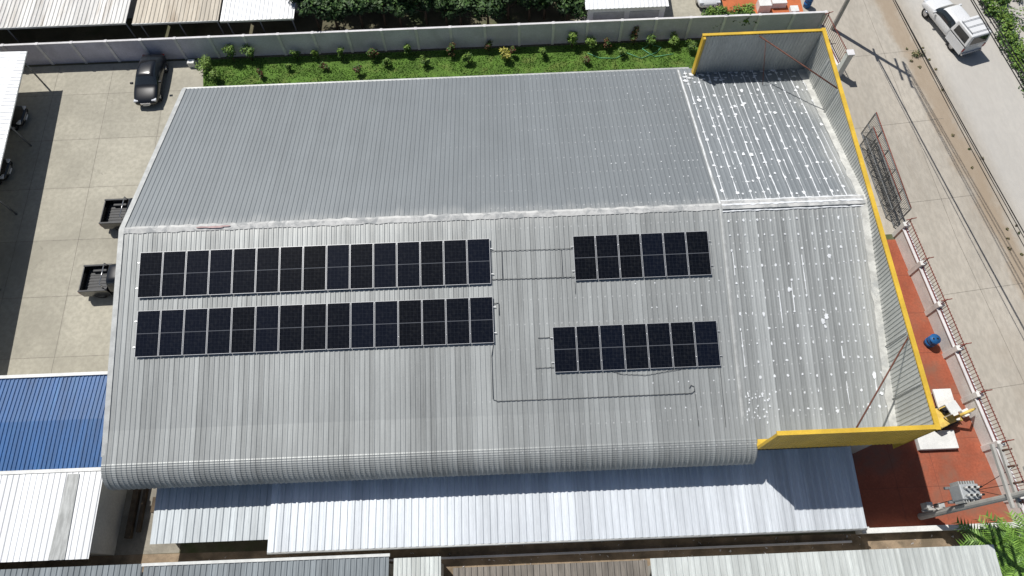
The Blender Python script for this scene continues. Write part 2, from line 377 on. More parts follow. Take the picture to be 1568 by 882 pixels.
tubes("corner_brace",[((15.1,29.75,7.72),(18.72,25.6,7.72),.04,.04),((18.5,10.8,7.72),(15.0,6.62,7.72),.04,.04),
   ((15.4,29.4,7.7),(15.8,28.3,rz(28.3)+.05),.02,.02)],rust,W,6)

# sealant: dots, streaks, lines
V=[];F=[]
def patch(x,y,rx,ry,h=.036,n=9):
    i=len(V)
    for k in range(n):
        t=2*math.pi*k/n; q=1+random.uniform(-.35,.35)
        yy=y+math.sin(t)*ry*q
        V.append((x+math.cos(t)*rx*q,yy,rz(yy)+h))
    F.append(tuple(range(i,i+n)))
def line(x,ya,yb,w,h=.032):
    n=max(2,int(abs(yb-ya)/.3)); i0=len(V)
    for k in range(n+1):
        y=ya+(yb-ya)*k/n; ww=max(.008,w*(1+1.3*noise.noise(Vector((x*3,y*1.6,0))))); ox=.03*noise.noise(Vector((x*5,y*.9,4)))
        V.append((x-ww/2+ox,y,rz(y)+h)); V.append((x+ww/2+ox,y,rz(y)+h))
        if k: j=i0+2*k; F.append((j-2,j-1,j+1,j))
cnt=0
for ix in range(11):
    x=11.35+ix*.70
    line(x,30.0,RY+.2,.045)
    if ix%2: line(x+.33,random.uniform(24,30),random.uniform(19,23),.028)
    for k in range(11):
        y=19.3+k*1.03+random.uniform(-.28,.28)
        if y>30: continue
        if random.random()<.9: patch(x+random.uniform(-.05,.05),y,random.uniform(.05,.11),random.uniform(.06,.13),.036+cnt%7*.0006); cnt+=1
        if random.random()<.3+.3*(y>24): patch(x+.35+random.uniform(-.08,.08),y+random.uniform(-.3,.3),random.uniform(.04,.08),random.uniform(.05,.09),.036+cnt%7*.0006); cnt+=1
    for k in range(14):
        y=17.6-k*.78+random.uniform(-.06,.06)
        if y<7.6: continue
        if random.random()<.9: patch(x+random.uniform(-.05,.05),y,random.uniform(.032,.068),random.uniform(.04,.085),.036+cnt%7*.0006); cnt+=1
        if random.random()<.4: patch(x+.35+random.uniform(-.03,.03),y+random.uniform(-.05,.05),random.uniform(.025,.045),random.uniform(.03,.055),.036+cnt%7*.0006); cnt+=1
    for k in range(2):
        if random.random()<.5:
            y=random.uniform(8,15); line(x,y,y+random.uniform(.5,2.0),.035)
for k in range(9): patch(random.uniform(11.6,18.0),random.uniform(7.7,17),random.uniform(.07,.12),random.uniform(.09,.17),.043+k*.0004,11)
for k in range(14): patch(random.uniform(11.3,18.2),random.uniform(22,29.8),random.uniform(.08,.14),random.uniform(.08,.17),.043+k*.0004,11)
for k in range(40): patch(random.uniform(11.2,18.2),29.4+random.uniform(-.5,.35),random.uniform(.06,.16),random.uniform(.04,.1),.043+k*.0004)
for ix in range(28):
    x=4+ix*.25
    for k in range(18):
        y=8.5+k*1.22
        if abs(y-RY)<.6: continue
        if random.random()<.04+.010*ix:
            if 1.5<x<10.4 and (10.2<y<12.8 or 14.7<y<17.4): continue
            patch(x,y,.03,.035)
for k in range(24): patch(random.uniform(11.0,12.4),random.uniform(7.6,9.0),.04,.05,.043+k*.0004)
line(10.98,30.1,RY+.1,.05,.055)
mesh("roof_sealant",V,F,sealant,W)
V=[];F=[]
for off,w in ((-.33,.06),(.30,.09),(0,.10),(-.17,.04)):
    i0=len(V)
    for k in range(141):
        x=11.05+7.3*k/140; ww=max(.01,w*(1+1.1*noise.noise(Vector((x*4,off*9,0))))); y=RY+off+.03*noise.noise(Vector((x*2,off,3)))
        for yy in (y-ww/2,y+ww/2): V.append((x,yy,rz(yy)+.075-(.02 if off else -.0)))
        if k: j=i0+2*k; F.append((j-2,j-1,j+1,j))
mesh("ridge_sealant",V,F,sealant,W)
boxes("ridge_cap_right",[(11.05,18.45,RY-.25,RY+.25,7.42,7.545)],ridge_m,W)

def cpath(pts,r=.018,h=.06):
    return [((a[0],a[1],rz(a[1])+h),(b[0],b[1],rz(b[1])+h),r,r) for a,b in zip(pts[:-1],pts[1:])]
L=cpath([(-1.0,16.55),(3.2,16.5)],.014)+cpath([(-1.0,15.1),(3.2,15.05)])+cpath([(-.45,16.55),(-.45,15.1)],.014)+\
  cpath([(2.6,16.5),(2.6,15.07)],.014)+cpath([(-1.0,12.1),(-1.15,11.3),(-1.15,9.25),(-.95,9.15),(8.55,9.15),(8.75,9.25),(8.75,9.45),(8.6,9.55),(8.5,9.4)])+\
  cpath([(1.2,12.1),(1.9,12.1)])+cpath([(1.0,10.65),(1.95,10.65)],.014)+cpath([(-.95,13.9),(-.7,13.9),(-.7,13.3)])+cpath([(8.75,9.2),(8.8,7.6)],.012)+\
  cpath([(10.1,7.5),(10.1,10.35)],.012)+cpath([(4.5,10.45),(5.2,10.2),(6.4,10.1),(7.6,10.25),(8.6,10.38)],.012)+cpath([(3.2,14.2),(3.2,14.8)],.012)
tubes("roof_conduit",L,cond_m,W,6)

# ------------------------------------------------------------------ solar arrays
def panel_meshes(w,l):
    hw,hl=w/2,l/2
    me=bpy.data.meshes.new("panel")
    V=[];F=[];mi=[]
    def bx(x0,x1,y0,y1,z0,z1,m):
        i=len(V); V.extend([(x0,y0,z0),(x1,y0,z0),(x1,y1,z0),(x0,y1,z0),(x0,y0,z1),(x1,y0,z1),(x1,y1,z1),(x0,y1,z1)])
        F.extend([(i+3,i+2,i+1,i),(i+4,i+5,i+6,i+7),(i,i+1,i+5,i+4),(i+1,i+2,i+6,i+5),(i+2,i+3,i+7,i+6),(i+3,i,i+4,i+7)]); mi.extend([m]*6)
    t=.02
    bx(-hw+t,hw-t,-hl+t,hl-t,0,.032,0)
    bx(-hw,-hw+t,-hl,hl,0,.036,1); bx(hw-t,hw,-hl,hl,0,.036,1)
    bx(-hw+t,hw-t,-hl,-hl+t,0,.036,1); bx(-hw+t,hw-t,hl-t,hl,0,.036,1)
    me.from_pydata(V,[],F); me.materials.append(PM); me.materials.append(alu)
    me.polygons.foreach_set('material_index',mi); me.update(); return me
th=math.atan(SL)
def array(n,xa,xb,yt,yb):
    E=empty("solar_panel_array"); pitch=(xb-xa)/n; yc=(yt+yb)/2; l=(yt-yb)/math.cos(th)
    me=panel_meshes(pitch-.035,l)
    for k in range(n):
        ob=bpy.data.objects.new("panel",me); COL.objects.link(ob); ob.parent=E
        ob.location=(xa+(k+.5)*pitch,yc,rz(yc)+.12); ob.rotation_euler=(th+random.uniform(-.004,.004),random.uniform(-.003,.003),0)
    tubes("rail",[((xa-.12,y,rz(y)+.09),(xb+.12,y,rz(y)+.09),.02,.02) for y in (yt-.5,yb+.5)],alu,E,4,False)
array(15,-19.0,-1.03,17.16,14.86)
array(15,-18.93,-.98,14.2,11.93)
array(6,3.2,10.15,17.1,14.85)
array(7,1.92,10.15,12.57,10.38)

# ------------------------------------------------------------------ annex
A=empty("annex_building")
corr("annex_roof",-12.7,17.15,[(2.88,1.9),(6.85,2.25)],.36,.04,annex_mat,A)
corr("annex_roof_left",-18.7,-12.65,[(3.5,1.8),(6.85,2.12)],.36,.04,annex_mat2,A)
boxes("annex_wall",[(-12.5,16.9,3.2,3.35,0,1.85),(16.8,16.92,3.35,6.85,0,1.9),(-18.4,-12.52,3.8,3.95,0,1.75),(-18.4,-18.3,3.95,6.85,0,1.8)],bwall,A)
boxes("annex_window",[(x,x+1.4,3.17,3.198,.8,1.5) for x in range(-11,16,4)],glass,A)
tubes("gutter",[((-12.7,2.84,1.85),(17.15,2.84,1.85),.06,.06)],trim,A)
boxes("annex_end_trim",[(17.13,17.22,2.88,2.94,1.8,2.0)],white_p,A)

# ------------------------------------------------------------------ left roofs
B=empty("blue_roof_building")
corr("roof",-34,-21.25,[(7.2,3.0),(9.7,3.12),(12.15,3.0)],.22,.04,blue_roof,B)
boxes("roof_edge_flashing",[(-34,-21.2,12.12,12.3,2.95,3.12),(-34,-21.2,7.0,7.18,2.95,3.1)],white_p,B)
boxes("walls",[(-34,-21.6,7.3,12.0,0,2.9)],bwall,B)
B=empty("white_roof_building")
corr("roof",-34,-21.05,[(2.85,2.8),(6.98,3.05)],.30,.035,white_roof,B)
mesh("skylight_sheet",[(-23.0,2.86,2.845),(-22.2,2.86,2.845),(-22.25,6.9,3.09),(-22.85,6.9,3.09)],[(0,1,2,3)],M("old_translucent_sheet",(.40,.41,.40),.5,0,.3,2,(3,.5,1)),B)
boxes("walls",[(-34,-21.4,3.2,6.9,0,2.75)],bwall,B)
boxes("stored_timber",[(-20.9,-20.6,4,6.5,.01,.3),(-20.4,-20.2,4.3,6.9,.01,.2),(-19.6,-19.0,5.2,6.0,.01,.6)],bark,None,.01)
B=empty("carport")
def cshift(v): return Vector((v.x-(v.y-27)*.088,v.y,v.z))
corr("roof",12.5,36.0,[(32.05,2.7),(48,3.1)],.30,.035,white_roof,B,Matrix.Rotation(math.pi/2,4,'Z'),cshift)
tubes("post",[((-32.5-(y-27)*.088,y,0),(-32.5-(y-27)*.088,y,2.7),.06,.06) for y in (35.5,30,24.5,19,13.5)],grey_steel,B)
cshift_e=[(-32.06-(y-27)*.088) for y in (12.5,36)]
tubes("edge_gutter",[((cshift_e[0],12.5,2.68),(cshift_e[1],36.0,2.68),.05,.05)],trim,B,6)

# ------------------------------------------------------------------ perimeter wall at the back
E=empty("boundary_wall")
L=[];Lp=[];cap_=[]
x=-60.0
while x<23.0:
    x2=min(x+2.45,23.1); L.append((x+.08,x2-.08,37.40,37.50,0,1.9)); Lp.append((x2-.10,x2+.10,37.32,37.56,0,1.98)); cap_.append((x+.08,x2-.08,37.37,37.53,1.9,1.96)); x=x2
boxes("wall_panels",L,wall_m,E); boxes("posts",Lp,post_m,E,.01); boxes("coping",cap_,post_m,E)

def fence_line(name,a,b,n,hwall=1.1,htop=1.85):
    E=empty(name,(a[0],a[1],0),math.atan2(b[1]-a[1],b[0]-a[0])); Ln=math.hypot(b[0]-a[0],b[1]-a[1])
    boxes("low_wall",[(0,Ln,-.1,.1,0,hwall)],white_p,E)
    boxes("coping",[(0,Ln,-.16,.16,hwall,hwall+.05)],post_m,E)
    st=Ln/n
    boxes("pillars",[(k*st-.15,k*st+.15,-.18,.18,0,hwall+.35) for k in range(n+1)],white_p,E,.015)
    T=[]
    for k in range(n+1): T.append(((k*st,0,hwall+.3),(k*st,.0,htop+.25),.035,.035)); T.append(((k*st,-.28,htop+.1),(k*st,.28,htop+.25),.03,.03))
    for z in (hwall+.12,htop): T.append(((0,0,z),(Ln,0,z),.028,.028))
    x=.1
    while x<Ln: T.append(((x,0,hwall+.1),(x,0,htop+.1),.017,.017)); x+=.2
    tubes("railings",T,redrail,E,5,False)
fence_line("boundary_fence",(24.25,20.3),(25.95,1.5),7)
fence_line("boundary_fence",(23.2,37.2),(23.75,33.6),1,.5,1.9)
def gate(a,b,h,off):
    E=empty("sliding_gate",(a[0],a[1],0),math.atan2(b[1]-a[1],b[0]-a[0])); Ln=math.hypot(b[0]-a[0],b[1]-a[1])
    T=[]
    for z in (.12,h*.5,h): T.append(((0,off,z),(Ln,off,z),.035,.035))
    for k in range(6): T.append(((Ln*k/5,off,.05),(Ln*k/5,off,h+.05),.04,.04))
    for k in range(5):
        T.append(((Ln*k/5,off,.1),(Ln*(k+1)/5,off,h),.02,.02))
    tubes("frame",T,grey_steel,E,6,False)
    T=[];x=.1
    while x<Ln: T.append(((x,off,.1),(x,off,h+.12),.016,.016)); x+=.13
    tubes("bars",T,grey_steel,E,4,False)
    tubes("top_rail",[((0,off,h+.14),(Ln,off,h+.14),.03,.03)],redrail,E,6)
gate((24.1,28.2),(24.3,20.9),2.1,0)
gate((23.75,27.2),(24.0,21.6),1.9,0)
boxes("gate_pillar",[(23.55,23.95,33.2,33.6,0,2.1),(23.5,24.0,33.15,33.65,2.1,2.2)],post_m,None,.02)
boxes("low_boundary_wall",[(17.4,25.6,2.75,2.95,0,.7),(17.4,25.6,2.72,2.98,.7,.76)],white_p,None)

# ------------------------------------------------------------------ neighbours, bottom
B=empty("neighbour_shed")
corr("roof",-33,-18.5,[(-6,2.0),(2.55,2.5)],.28,.035,grey_roof,B); boxes("walls",[(-33,-18.7,-5.8,2.2,0,1.95)],bwall,B)
B=empty("neighbour_shed")
corr("roof",-18.4,-6.5,[(-6,2.1),(2.5,2.55)],.28,.035,grey_roof,B); boxes("walls",[(-18.2,-6.7,-5.8,2.2,0,2.0)],bwall,B)
boxes("ridge_flashing",[(-18.5,-6.45,2.42,2.56,2.5,2.62)],trim,B)
B=empty("neighbour_shed")
corr("roof",-6.3,-4.0,[(-6,1.9),(2.35,2.3)],.22,.04,pale_roof,B); boxes("walls",[(-6.2,-4.1,-5.8,2.1,0,1.85)],bwall,B)
B=empty("neighbour_shed")
corr("roof",-3.4,6.0,[(-6,2.0),(1.8,2.35)],.3,.06,M("old_fibre_cement",(.20,.18,.155),.85,0,.3,1,(3,.4,1)),B); boxes("walls",[(-3.2,5.8,-5.8,1.5,0,1.95)],bwall,B)
B=empty("neighbour_shed")
corr("roof",6.1,22.6,[(-6,2.3),(1.85,2.7)],.3,.035,pale_roof,B); boxes("walls",[(6.3,22.4,-5.8,1.6,0,2.25)],bwall,B)
boxes("soil_curb",[(-18,17,2.35,2.45,0,.25)],post_m)
V=[];F=[]
for k in range(160):   # rubble and litter on the soil strip
    x=random.uniform(-17,24); y=random.uniform(1.9,2.9); s=random.uniform(.03,.11); i=len(V)
    V+=[(x+random.uniform(-s,s),y+random.uniform(-s,s),.01) for _ in range(3)]+[(x,y,.01+s)]
    F+=[(i,i+1,i+3),(i+1,i+2,i+3),(i+2,i,i+3)]
mesh("rubble",V,F,post_m)

# ------------------------------------------------------------------ buildings, top
def shed(name,x0,x1,y0,z,mat,y1=48,zz=.35,pitch=.3):
    B=empty(name); corr("roof",x0,x1,[(y0,z),(y1,z+zz)],pitch,.04,mat,B)
    tubes("posts",[((x,y0+.4,0),(x,y0+.4,z),.05,.05) for x in (x0+.3,(x0+x1)/2,x1-.3)],grey_steel,B)
    boxes("back_wall",[(x0,x1,y0+3.5,y0+3.6,0,z)],bwall,B)
    boxes("fascia",[(x0,x1,y0-.05,y0,z-.12,z+.02)],trim,B)
shed("open_shed",-44,-26.4,38.2,2.8,dirty_white)
shed("open_shed",-26.1,-20.0,38.3,2.6,beige_roof)
shed("open_shed",-19.8,-14.6,38.1,2.7,white_roof)
B=empty("garage_building")
corr("roof",6.0,11.9,[(38.0,2.5),(48,2.9)],.3,.03,white_roof,B); boxes("walls",[(6.2,11.7,38.1,48,0,2.45)],white_p,B)
boxes("garage_door",[(6.6,8.8,38.06,38.098,0,2.1),(9.2,11.3,38.06,38.098,0,2.1)],trim,B)
boxes("neighbour_pavement",[(5.5,16.7,37.6,60,.0,.03)],concrete)
boxes("yard_crate",[(-24.9+k*1.1,-24.3+k*1.1,38.0,38.5,0,.5+.1*(k%3)) for k in range(4)],rust,None,.02)
boxes("utility_box",[(-22.9,-22.4,36.5,36.9,0,.45)],white_p,None,.03)

# ------------------------------------------------------------------ vegetation
def leafmesh(clumps,n,ls,V,F,mi,flat=.5):
    for k in range(n):
        c,r=random.choice(clumps)
        d=Vector((random.gauss(0,1),random.gauss(0,1),random.gauss(0,1))).normalized()
        q=r*random.uniform(.45,1.08)
        p=Vector(c)+Vector((d.x*q,d.y*q,d.z*q*.8))
        if p.z<.03: p.z=.03+random.random()*.05
        a=Vector((random.gauss(0,1),random.gauss(0,1),random.gauss(0,1)*flat)).normalized(); b=a.cross(d+Vector((0,0,.6))).normalized()
        s=ls*random.uniform(.6,1.4); i=len(V)
        V+=[p-a*s,p+b*s*.45,p+a*s,p-b*s*.45]; F.append((i,i+1,i+2,i+3))
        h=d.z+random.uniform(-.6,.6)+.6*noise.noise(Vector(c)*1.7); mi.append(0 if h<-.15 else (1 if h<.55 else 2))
def tree(name,loc,h,r,n,ls,mats,trunk=.12):
    E=empty(name,loc); T=[((0,0,0),(.05,.03,h*.5),trunk,trunk*.65)]; cl=[]
    for k in range(13):
        a=random.uniform(0,6.28); q=r*random.uniform(.15,.8); z=h*random.uniform(.5,.92)
        c=(math.cos(a)*q,math.sin(a)*q,z); cl.append((c,r*random.uniform(.28,.45)))
        if k<7: T.append(((.05,.03,h*random.uniform(.3,.5)),c,trunk*.45,trunk*.12))
    tubes("trunk",T,bark,E,7)
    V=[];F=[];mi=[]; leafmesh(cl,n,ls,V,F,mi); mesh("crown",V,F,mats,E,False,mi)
def shrub(loc,h,r,n,ls,mats,name="garden_shrub"):
    E=empty(name,loc); cl=[];T=[]
    for k in range(6):
        a=random.uniform(0,6.28); q=r*random.uniform(0,.6); c=(math.cos(a)*q,math.sin(a)*q,h*random.uniform(.4,.85)); cl.append((c,r*random.uniform(.35,.55)))
        T.append(((0,0,0),c,.02,.008))
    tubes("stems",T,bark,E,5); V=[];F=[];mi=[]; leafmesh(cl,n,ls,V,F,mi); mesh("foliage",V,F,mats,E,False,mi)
for k in range(13):
    x=-13.6+k*1.55+random.uniform(-.3,.3)
    tree("orchard_tree",(x,39.5+random.uniform(-.3,.5),0),random.uniform(3.0,3.9),1.6,1700,.16,leafs,.1)
for k in range(10):
    x=-13+k*2.0+random.uniform(-.4,.4)
    tree("orchard_tree",(x,42.3+random.uniform(-.5,.6),0),random.uniform(3.4,4.5),1.9,1600,.18,leafs,.12)
for k in range(8):
    tree("orchard_tree",(-12.5+k*2.4,45.6+random.uniform(-.5,.6),0),4.2,1.9,800,.2,leafs,.12)
shr=[(-21.2,36.1,1.4,.9,2),(-20.6,35.2,.9,.6,2),(-19.6,36.9,1.7,.65,0),(-18.3,36.9,1.5,.6,0),(-17.4,35.3,.7,.42,3),(-15.5,35.9,.6,.38,0),(-12.9,35.8,.6,.38,3),
(-10.4,35.2,.8,.42,3),(-9.4,36.7,1.0,.5,3),(-11.7,36.8,1.0,.45,0),(-8.4,35.9,.7,.4,0),(-5.6,35.8,.8,.45,0),(-3.7,36.6,1.1,.5,3),(-2.5,35.9,.9,.5,0),(.1,36.0,1.1,.62,1),(.6,36.4,.9,.4,3),
(3.0,36.2,.9,.45,0),(5.1,36.9,1.4,.65,2),(6.5,36.8,1.2,.55,2),(7.6,36.6,1.1,.5,3),(8.6,36.0,.7,.4,0),(9.6,37.0,1.5,.55,3),(10.8,36.7,1.1,.5,0),(12.5,36.8,1.2,.6,2),(6.0,35.4,.6,.38,3),(-15.0,36.9,1.0,.4,0),(-6.8,36.9,1.1,.45,0),(13.6,36.2,1.0,.5,0),(-1.0,36.9,.9,.4,3),(-13.6,36.9,.9,.4,2)]
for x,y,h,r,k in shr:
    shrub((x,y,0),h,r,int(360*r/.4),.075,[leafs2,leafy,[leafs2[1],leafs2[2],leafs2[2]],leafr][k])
for k in range(5): shrub((14.9+k*.8,37.95,0),2.4,.85,750,.1,[leafs2[0],leafs2[1],leafs2[2]],"wall_climber_plant")
V=[];F=[];mi=[];cl=[]
for k in range(170):
    y=random.uniform(24,47); x=36.9-(y-30)*.06+abs(random.gauss(0,1.3))-.3
    if y<30 : x+=.3
    cl.append(((x,y,random.uniform(.05,.5)),random.uniform(.25,.7)))
leafmesh(cl,17000,.11,V,F,mi); mesh("roadside_vegetation",V,F,leafs2,None,False,mi)
V=[];F=[];mi=[];cl=[]
for k in range(26):
    y=random.uniform(10,36); cl.append(((29.9+(34.6-y)*.1+random.uniform(-.7,.8),y,.02),random.uniform(.05,.16)))
cl+= [((29.7,34.9,.1),.35)]*5+[((30.1,35.0,.1),.3)]*4
leafmesh(cl,1100,.055,V,F,mi); mesh("roadside_weeds",V,F,[bark,leafs2[0],M("dry_grass",(.28,.24,.12))],None,False,mi)
def palm(loc,nf=18,L=1.9):
    E=empty("palm_plant",loc); tubes("trunk",[((0,0,-loc[2]),(0,0,1.3),.12,.09)],bark,E)
    V=[];F=[];mi=[]
    for k in range(nf):
        a=k*2.399+random.uniform(-.2,.2); el=random.uniform(.2,1.1); d=Vector((math.cos(a),math.sin(a),0))
        pts=[]
        for s in range(15):
            t=s/14; pts.append(d*(L*t*math.cos(el*.6))+Vector((0,0,1.3+L*(math.sin(el)*t-.75*t*t))))
        side=Vector((-d.y,d.x,0))
        for s in range(1,15):
            for sg in (-1,1):
                p=pts[s]; q=p+side*sg*.45*(1-.6*abs(s/14-.4))+d*.22+Vector((0,0,-.06))
                w=(pts[s]-pts[s-1])*.42; i=len(V); V+=[p-w,p+w,q]; F.append((i,i+1,i+2)); mi.append(random.choice([0,1,2,2]))
    mesh("fronds",V,F,[leafs2[1],M("palm_mid",(.12,.24,.035),.5),M("palm_light",(.2,.36,.06),.5)],E,False,mi)
palm((23.0,1.8,.9),18,1.6); palm((24.4,1.6,.8)); palm((23.4,.9,1.1),12,1.5)
tree("yard_tree",(-33.6,15.4,0),4.9,1.6,1100,.16,leafs,.1)

# ------------------------------------------------------------------ vehicles
def loft(name,st,mat_i,E,mats,sub=2):
    V=[];F=[];mi=[]
    for (x,zb,zbelt,zt,w,wt) in st:
        half=[(0,zb),(w*.86,zb),(w,zb+(zbelt-zb)*.45),(w*.97,zbelt),(wt,zt),(wt*.5,zt+.025),(0,zt+.035)]
        ring=[(x,y,z) for y,z in half]+[(x,-y,z) for y,z in half[-2:0:-1]]
        V+=ring
    n=12
    for s in range(len(st)-1):
        for k in range(n):
            k2=(k+1)%n; F.append((s*n+k,s*n+k2,(s+1)*n+k2,(s+1)*n+k)); mi.append(mat_i(s,k))
    F.append(tuple(range(n-1,-1,-1))); mi.append(0); F.append(tuple(range((len(st)-1)*n,len(st)*n))); mi.append(0)
    ob=mesh(name,V,F,mats,E,True,mi)
    m=ob.modifiers.new('s','SUBSURF'); m.levels=sub; m.render_levels=sub
    return ob
def wheels(E,xs,w,r=.33):
    tubes("tyres",[((x,s*(w-.2),r),(x,s*(w+.01),r),r,r) for x in xs for s in (-1,1)],dark,E,20)
    tubes("rims",[((x,s*(w-.02),r),(x,s*(w+.02),r),r*.6,r*.6) for x in xs for s in (-1,1)],chrome,E,12)
def sedan(loc,rot,paint,L=4.3,name="parked_car"):
    E=empty(name,loc,rot); k=L/4.3
    st=[(0,.35,.48,.54,.62,.48),(.1,.24,.58,.66,.80,.66),(.5,.2,.70,.80,.87,.74),(1.05,.2,.82,.93,.89,.76),(1.2,.2,.86,.97,.89,.74),(1.85,.2,.92,1.37,.89,.60),(1.98,.2,.93,1.41,.89,.60),(2.6,.2,.94,1.44,.89,.60),(3.1,.2,.95,1.38,.89,.58),(3.22,.2,.95,1.34,.88,.58),(3.8,.2,.93,1.03,.88,.70),(3.95,.2,.92,.98,.87,.70),(4.22,.25,.82,.92,.82,.68),(4.3,.4,.68,.76,.68,.55)]
    st=[(s[0]*k,)+s[1:] for s in st]
    def mi(s,kk):
        side=kk in (3,8); top=kk in (4,5,6,7)
        if side and 4<=s<=9: return 1
        if top and s in (4,9): return 1
        if kk in (0,11): return 2
        return 0
    loft("body",st,mi,E,[paint,glass,dark])
    wheels(E,(.8*k,3.4*k),.82)
    boxes("head_lamps",[(.1,.34,y-.16,y+.16,.56,.70) for y in (-.62,.62)],lamp_w,E,.03)
    boxes("tail_lamps",[(L-.26,L-.05,y-.16,y+.16,.74,.88) for y in (-.62,.62)],lamp_red,E,.03)
    boxes("mirrors",[(1.45,1.6,y-.11,y+.11,.92,1.04) for y in (-1.0,1.0)],paint,E,.03)
    boxes("grille",[(-.01,.06,-.35,.35,.42,.56)],chrome,E,.01)
    tubes("wipers",[((1.3,-.5,1.0),(1.5,.05,1.14),.01,.01),((1.3,.1,1.0),(1.5,.6,1.12),.01,.01)],dark,E,5)
    boxes("plate",[(L-.02,L+.01,-.22,.22,.55,.66),(-.03,.0,-.22,.22,.34,.45)],white_p,E)
def pickup(loc,rot,paint,canopy=False,name="parked_pickup_truck"):
    E=empty(name,loc,rot)
    st=[(0,.45,.62,.7,.70,.55),(.1,.35,.78,.86,.86,.72),(.5,.3,.92,1.02,.90,.78),(1.15,.3,1.0,1.10,.91,.78),(1.28,.3,1.02,1.14,.91,.76),(1.85,.3,1.06,1.62,.91,.64),(2.0,.3,1.07,1.68,.91,.64),(2.9,.3,1.08,1.70,.91,.64),(3.2,.3,1.08,1.66,.91,.64),(3.28,.3,1.08,1.62,.90,.64),(3.4,.35,1.05,1.12,.88,.74)]
    def mi(s,kk):
        if kk in (3,8) and 4<=s<=8: return 1
        if kk in (4,5,6,7) and s in (4,9): return 1
        return 0
    loft("cab",st,mi,E,[paint,glass])
    boxes("bed_sides",[(3.42,5.15,.80,.92,.42,1.1),(3.42,5.15,-.92,-.80,.42,1.1),(3.42,3.48,-.8,.8,.42,1.12),(5.08,5.16,-.8,.8,.45,1.08)],paint,E,.02)
    boxes("bed_floor",[(3.48,5.08,-.8,.8,.5,.62)]+[(3.5,5.06,-.5+k*.2,-.42+k*.2,.62,.645) for k in range(6)],liner,E)
    boxes("wheel_arch",[(3.85,4.7,.55,.8,.62,.85),(3.85,4.7,-.8,-.55,.62,.85)],liner,E,.04)
    boxes("bed_rails",[(3.42,5.16,.81,.91,1.1,1.125),(3.42,5.16,-.91,-.81,1.1,1.125)],liner,E)
    if not canopy: tubes("roll_bar",[((3.6,-.78,1.1),(3.6,-.7,1.6),.03,.03),((3.6,.78,1.1),(3.6,.7,1.6),.03,.03),((3.6,-.7,1.6),(3.6,.7,1.6),.03,.03)],chrome,E,8)
    wheels(E,(.85,4.2),.86,.37)
    boxes("bumper",[(5.17,5.3,-.8,.8,.4,.55)],chrome,E,.02)
    boxes("tail_lamps",[(5.14,5.18,y-.07,y+.07,.7,1.0) for y in (-.84,.84)],lamp_red,E)
    boxes("head_lamps",[(.08,.32,y-.17,y+.17,.74,.9) for y in (-.64,.64)],lamp_w,E,.03)
    boxes("mirrors",[(1.5,1.65,y-.12,y+.12,1.08,1.25) for y in (-1.05,1.05)],paint,E,.03)
    if canopy:
        V=[(3.35,-.9,1.13),(5.2,-.9,1.13),(5.2,.9,1.13),(3.35,.9,1.13),(3.4,-.78,2.0),(5.1,-.78,2.0),(5.1,.78,2.0),(3.4,.78,2.0)]
        ob=mesh("canopy",V,[(3,2,1,0),(4,5,6,7),(0,1,5,4),(1,2,6,5),(2,3,7,6),(3,0,4,7)],paint,E)
        b=ob.modifiers.new('b','BEVEL'); b.width=.07; b.segments=3
        mesh("rear_window",[(5.205,-.66,1.28),(5.205,.66,1.28),(5.135,.6,1.86),(5.135,-.6,1.86)],[(0,1,2,3)],glass,E)
        for s in (-1,1): mesh("side_window",[(3.6,s*.895,1.3),(4.95,s*.895,1.3),(4.9,s*.82,1.82),(3.65,s*.82,1.82)],[(0,1,2,3)],glass,E)
        tubes("roof_rack",[((x,-.72,2.07),(x,.72,2.07),.02,.02) for x in (3.7,4.25,4.8)]+[((3.6,s*.7,2.07),(4.9,s*.7,2.07),.02,.02) for s in (-1,1)],grey_steel,E,6)
sedan((-25.15,32.85,0),rad(91),black_paint)
pickup((-20.75,23.75,0),rad(180),black_paint)
pickup((-21.0,19.1,0),rad(181),black_paint)
sedan((-33.4,32.2,0),rad(180),black_paint)
sedan((-33.3,27.7,0),rad(178),black_paint)
pickup((31.9,39.6,0),rad(-74),white_car,True,"parked_canopy_pickup_truck")
sedan((15.6,40.0,0),rad(90),white_car)

# ------------------------------------------------------------------ small machine, barrels
boxes("concrete_plinth",[(21.8,23.9,6.9,7.9,0,.35)],white_p,None,.02)
boxes("white_sign_board",[(23.4,24.4,8.4,10.2,.3,.42),(23.5,23.6,8.5,8.6,0,.3),(24.2,24.3,10.0,10.1,0,.3),(24.2,24.3,8.5,8.6,0,.3),(23.5,23.6,10.0,10.1,0,.3)],white_p,None,.01)
E=empty("mini_excavator",(23.4,8.6,0),rad(20)); ex=M("machine_yellow",(.72,.50,.12),.5,0,.2,3)
boxes("tracks",[(-.8,.8,-.6,-.3,0,.4),(-.8,.8,.3,.6,0,.4)],dark,E,.1)
boxes("house",[(-.75,.35,-.5,.5,.45,.95),(-.8,-.35,-.52,.52,.5,1.1)],ex,E,.06)
boxes("cab_frame",[(-.3,.35,-.1,.5,1.7,1.78),(-.3,-.24,-.1,-.04,.95,1.7),(.29,.35,-.1,-.04,.95,1.7),(-.3,-.24,.44,.5,.95,1.7),(.29,.35,.44,.5,.95,1.7)],white_p,E,.01)
boxes("seat",[(-.2,.2,.05,.4,.95,1.15)],dark,E,.03)
tubes("boom",[((.3,-.3,.8),(.9,-.3,1.7),.09,.08),((.9,-.3,1.7),(1.5,-.3,1.1),.07,.06),((1.5,-.3,1.1),(1.45,-.3,.5),.06,.05)],ex,E,6)
boxes("bucket",[(1.2,1.6,-.5,-.1,.2,.5)],white_p,E,.04)
boxes("blade",[(.95,1.0,-.6,.6,.05,.4)],ex,E,.02)
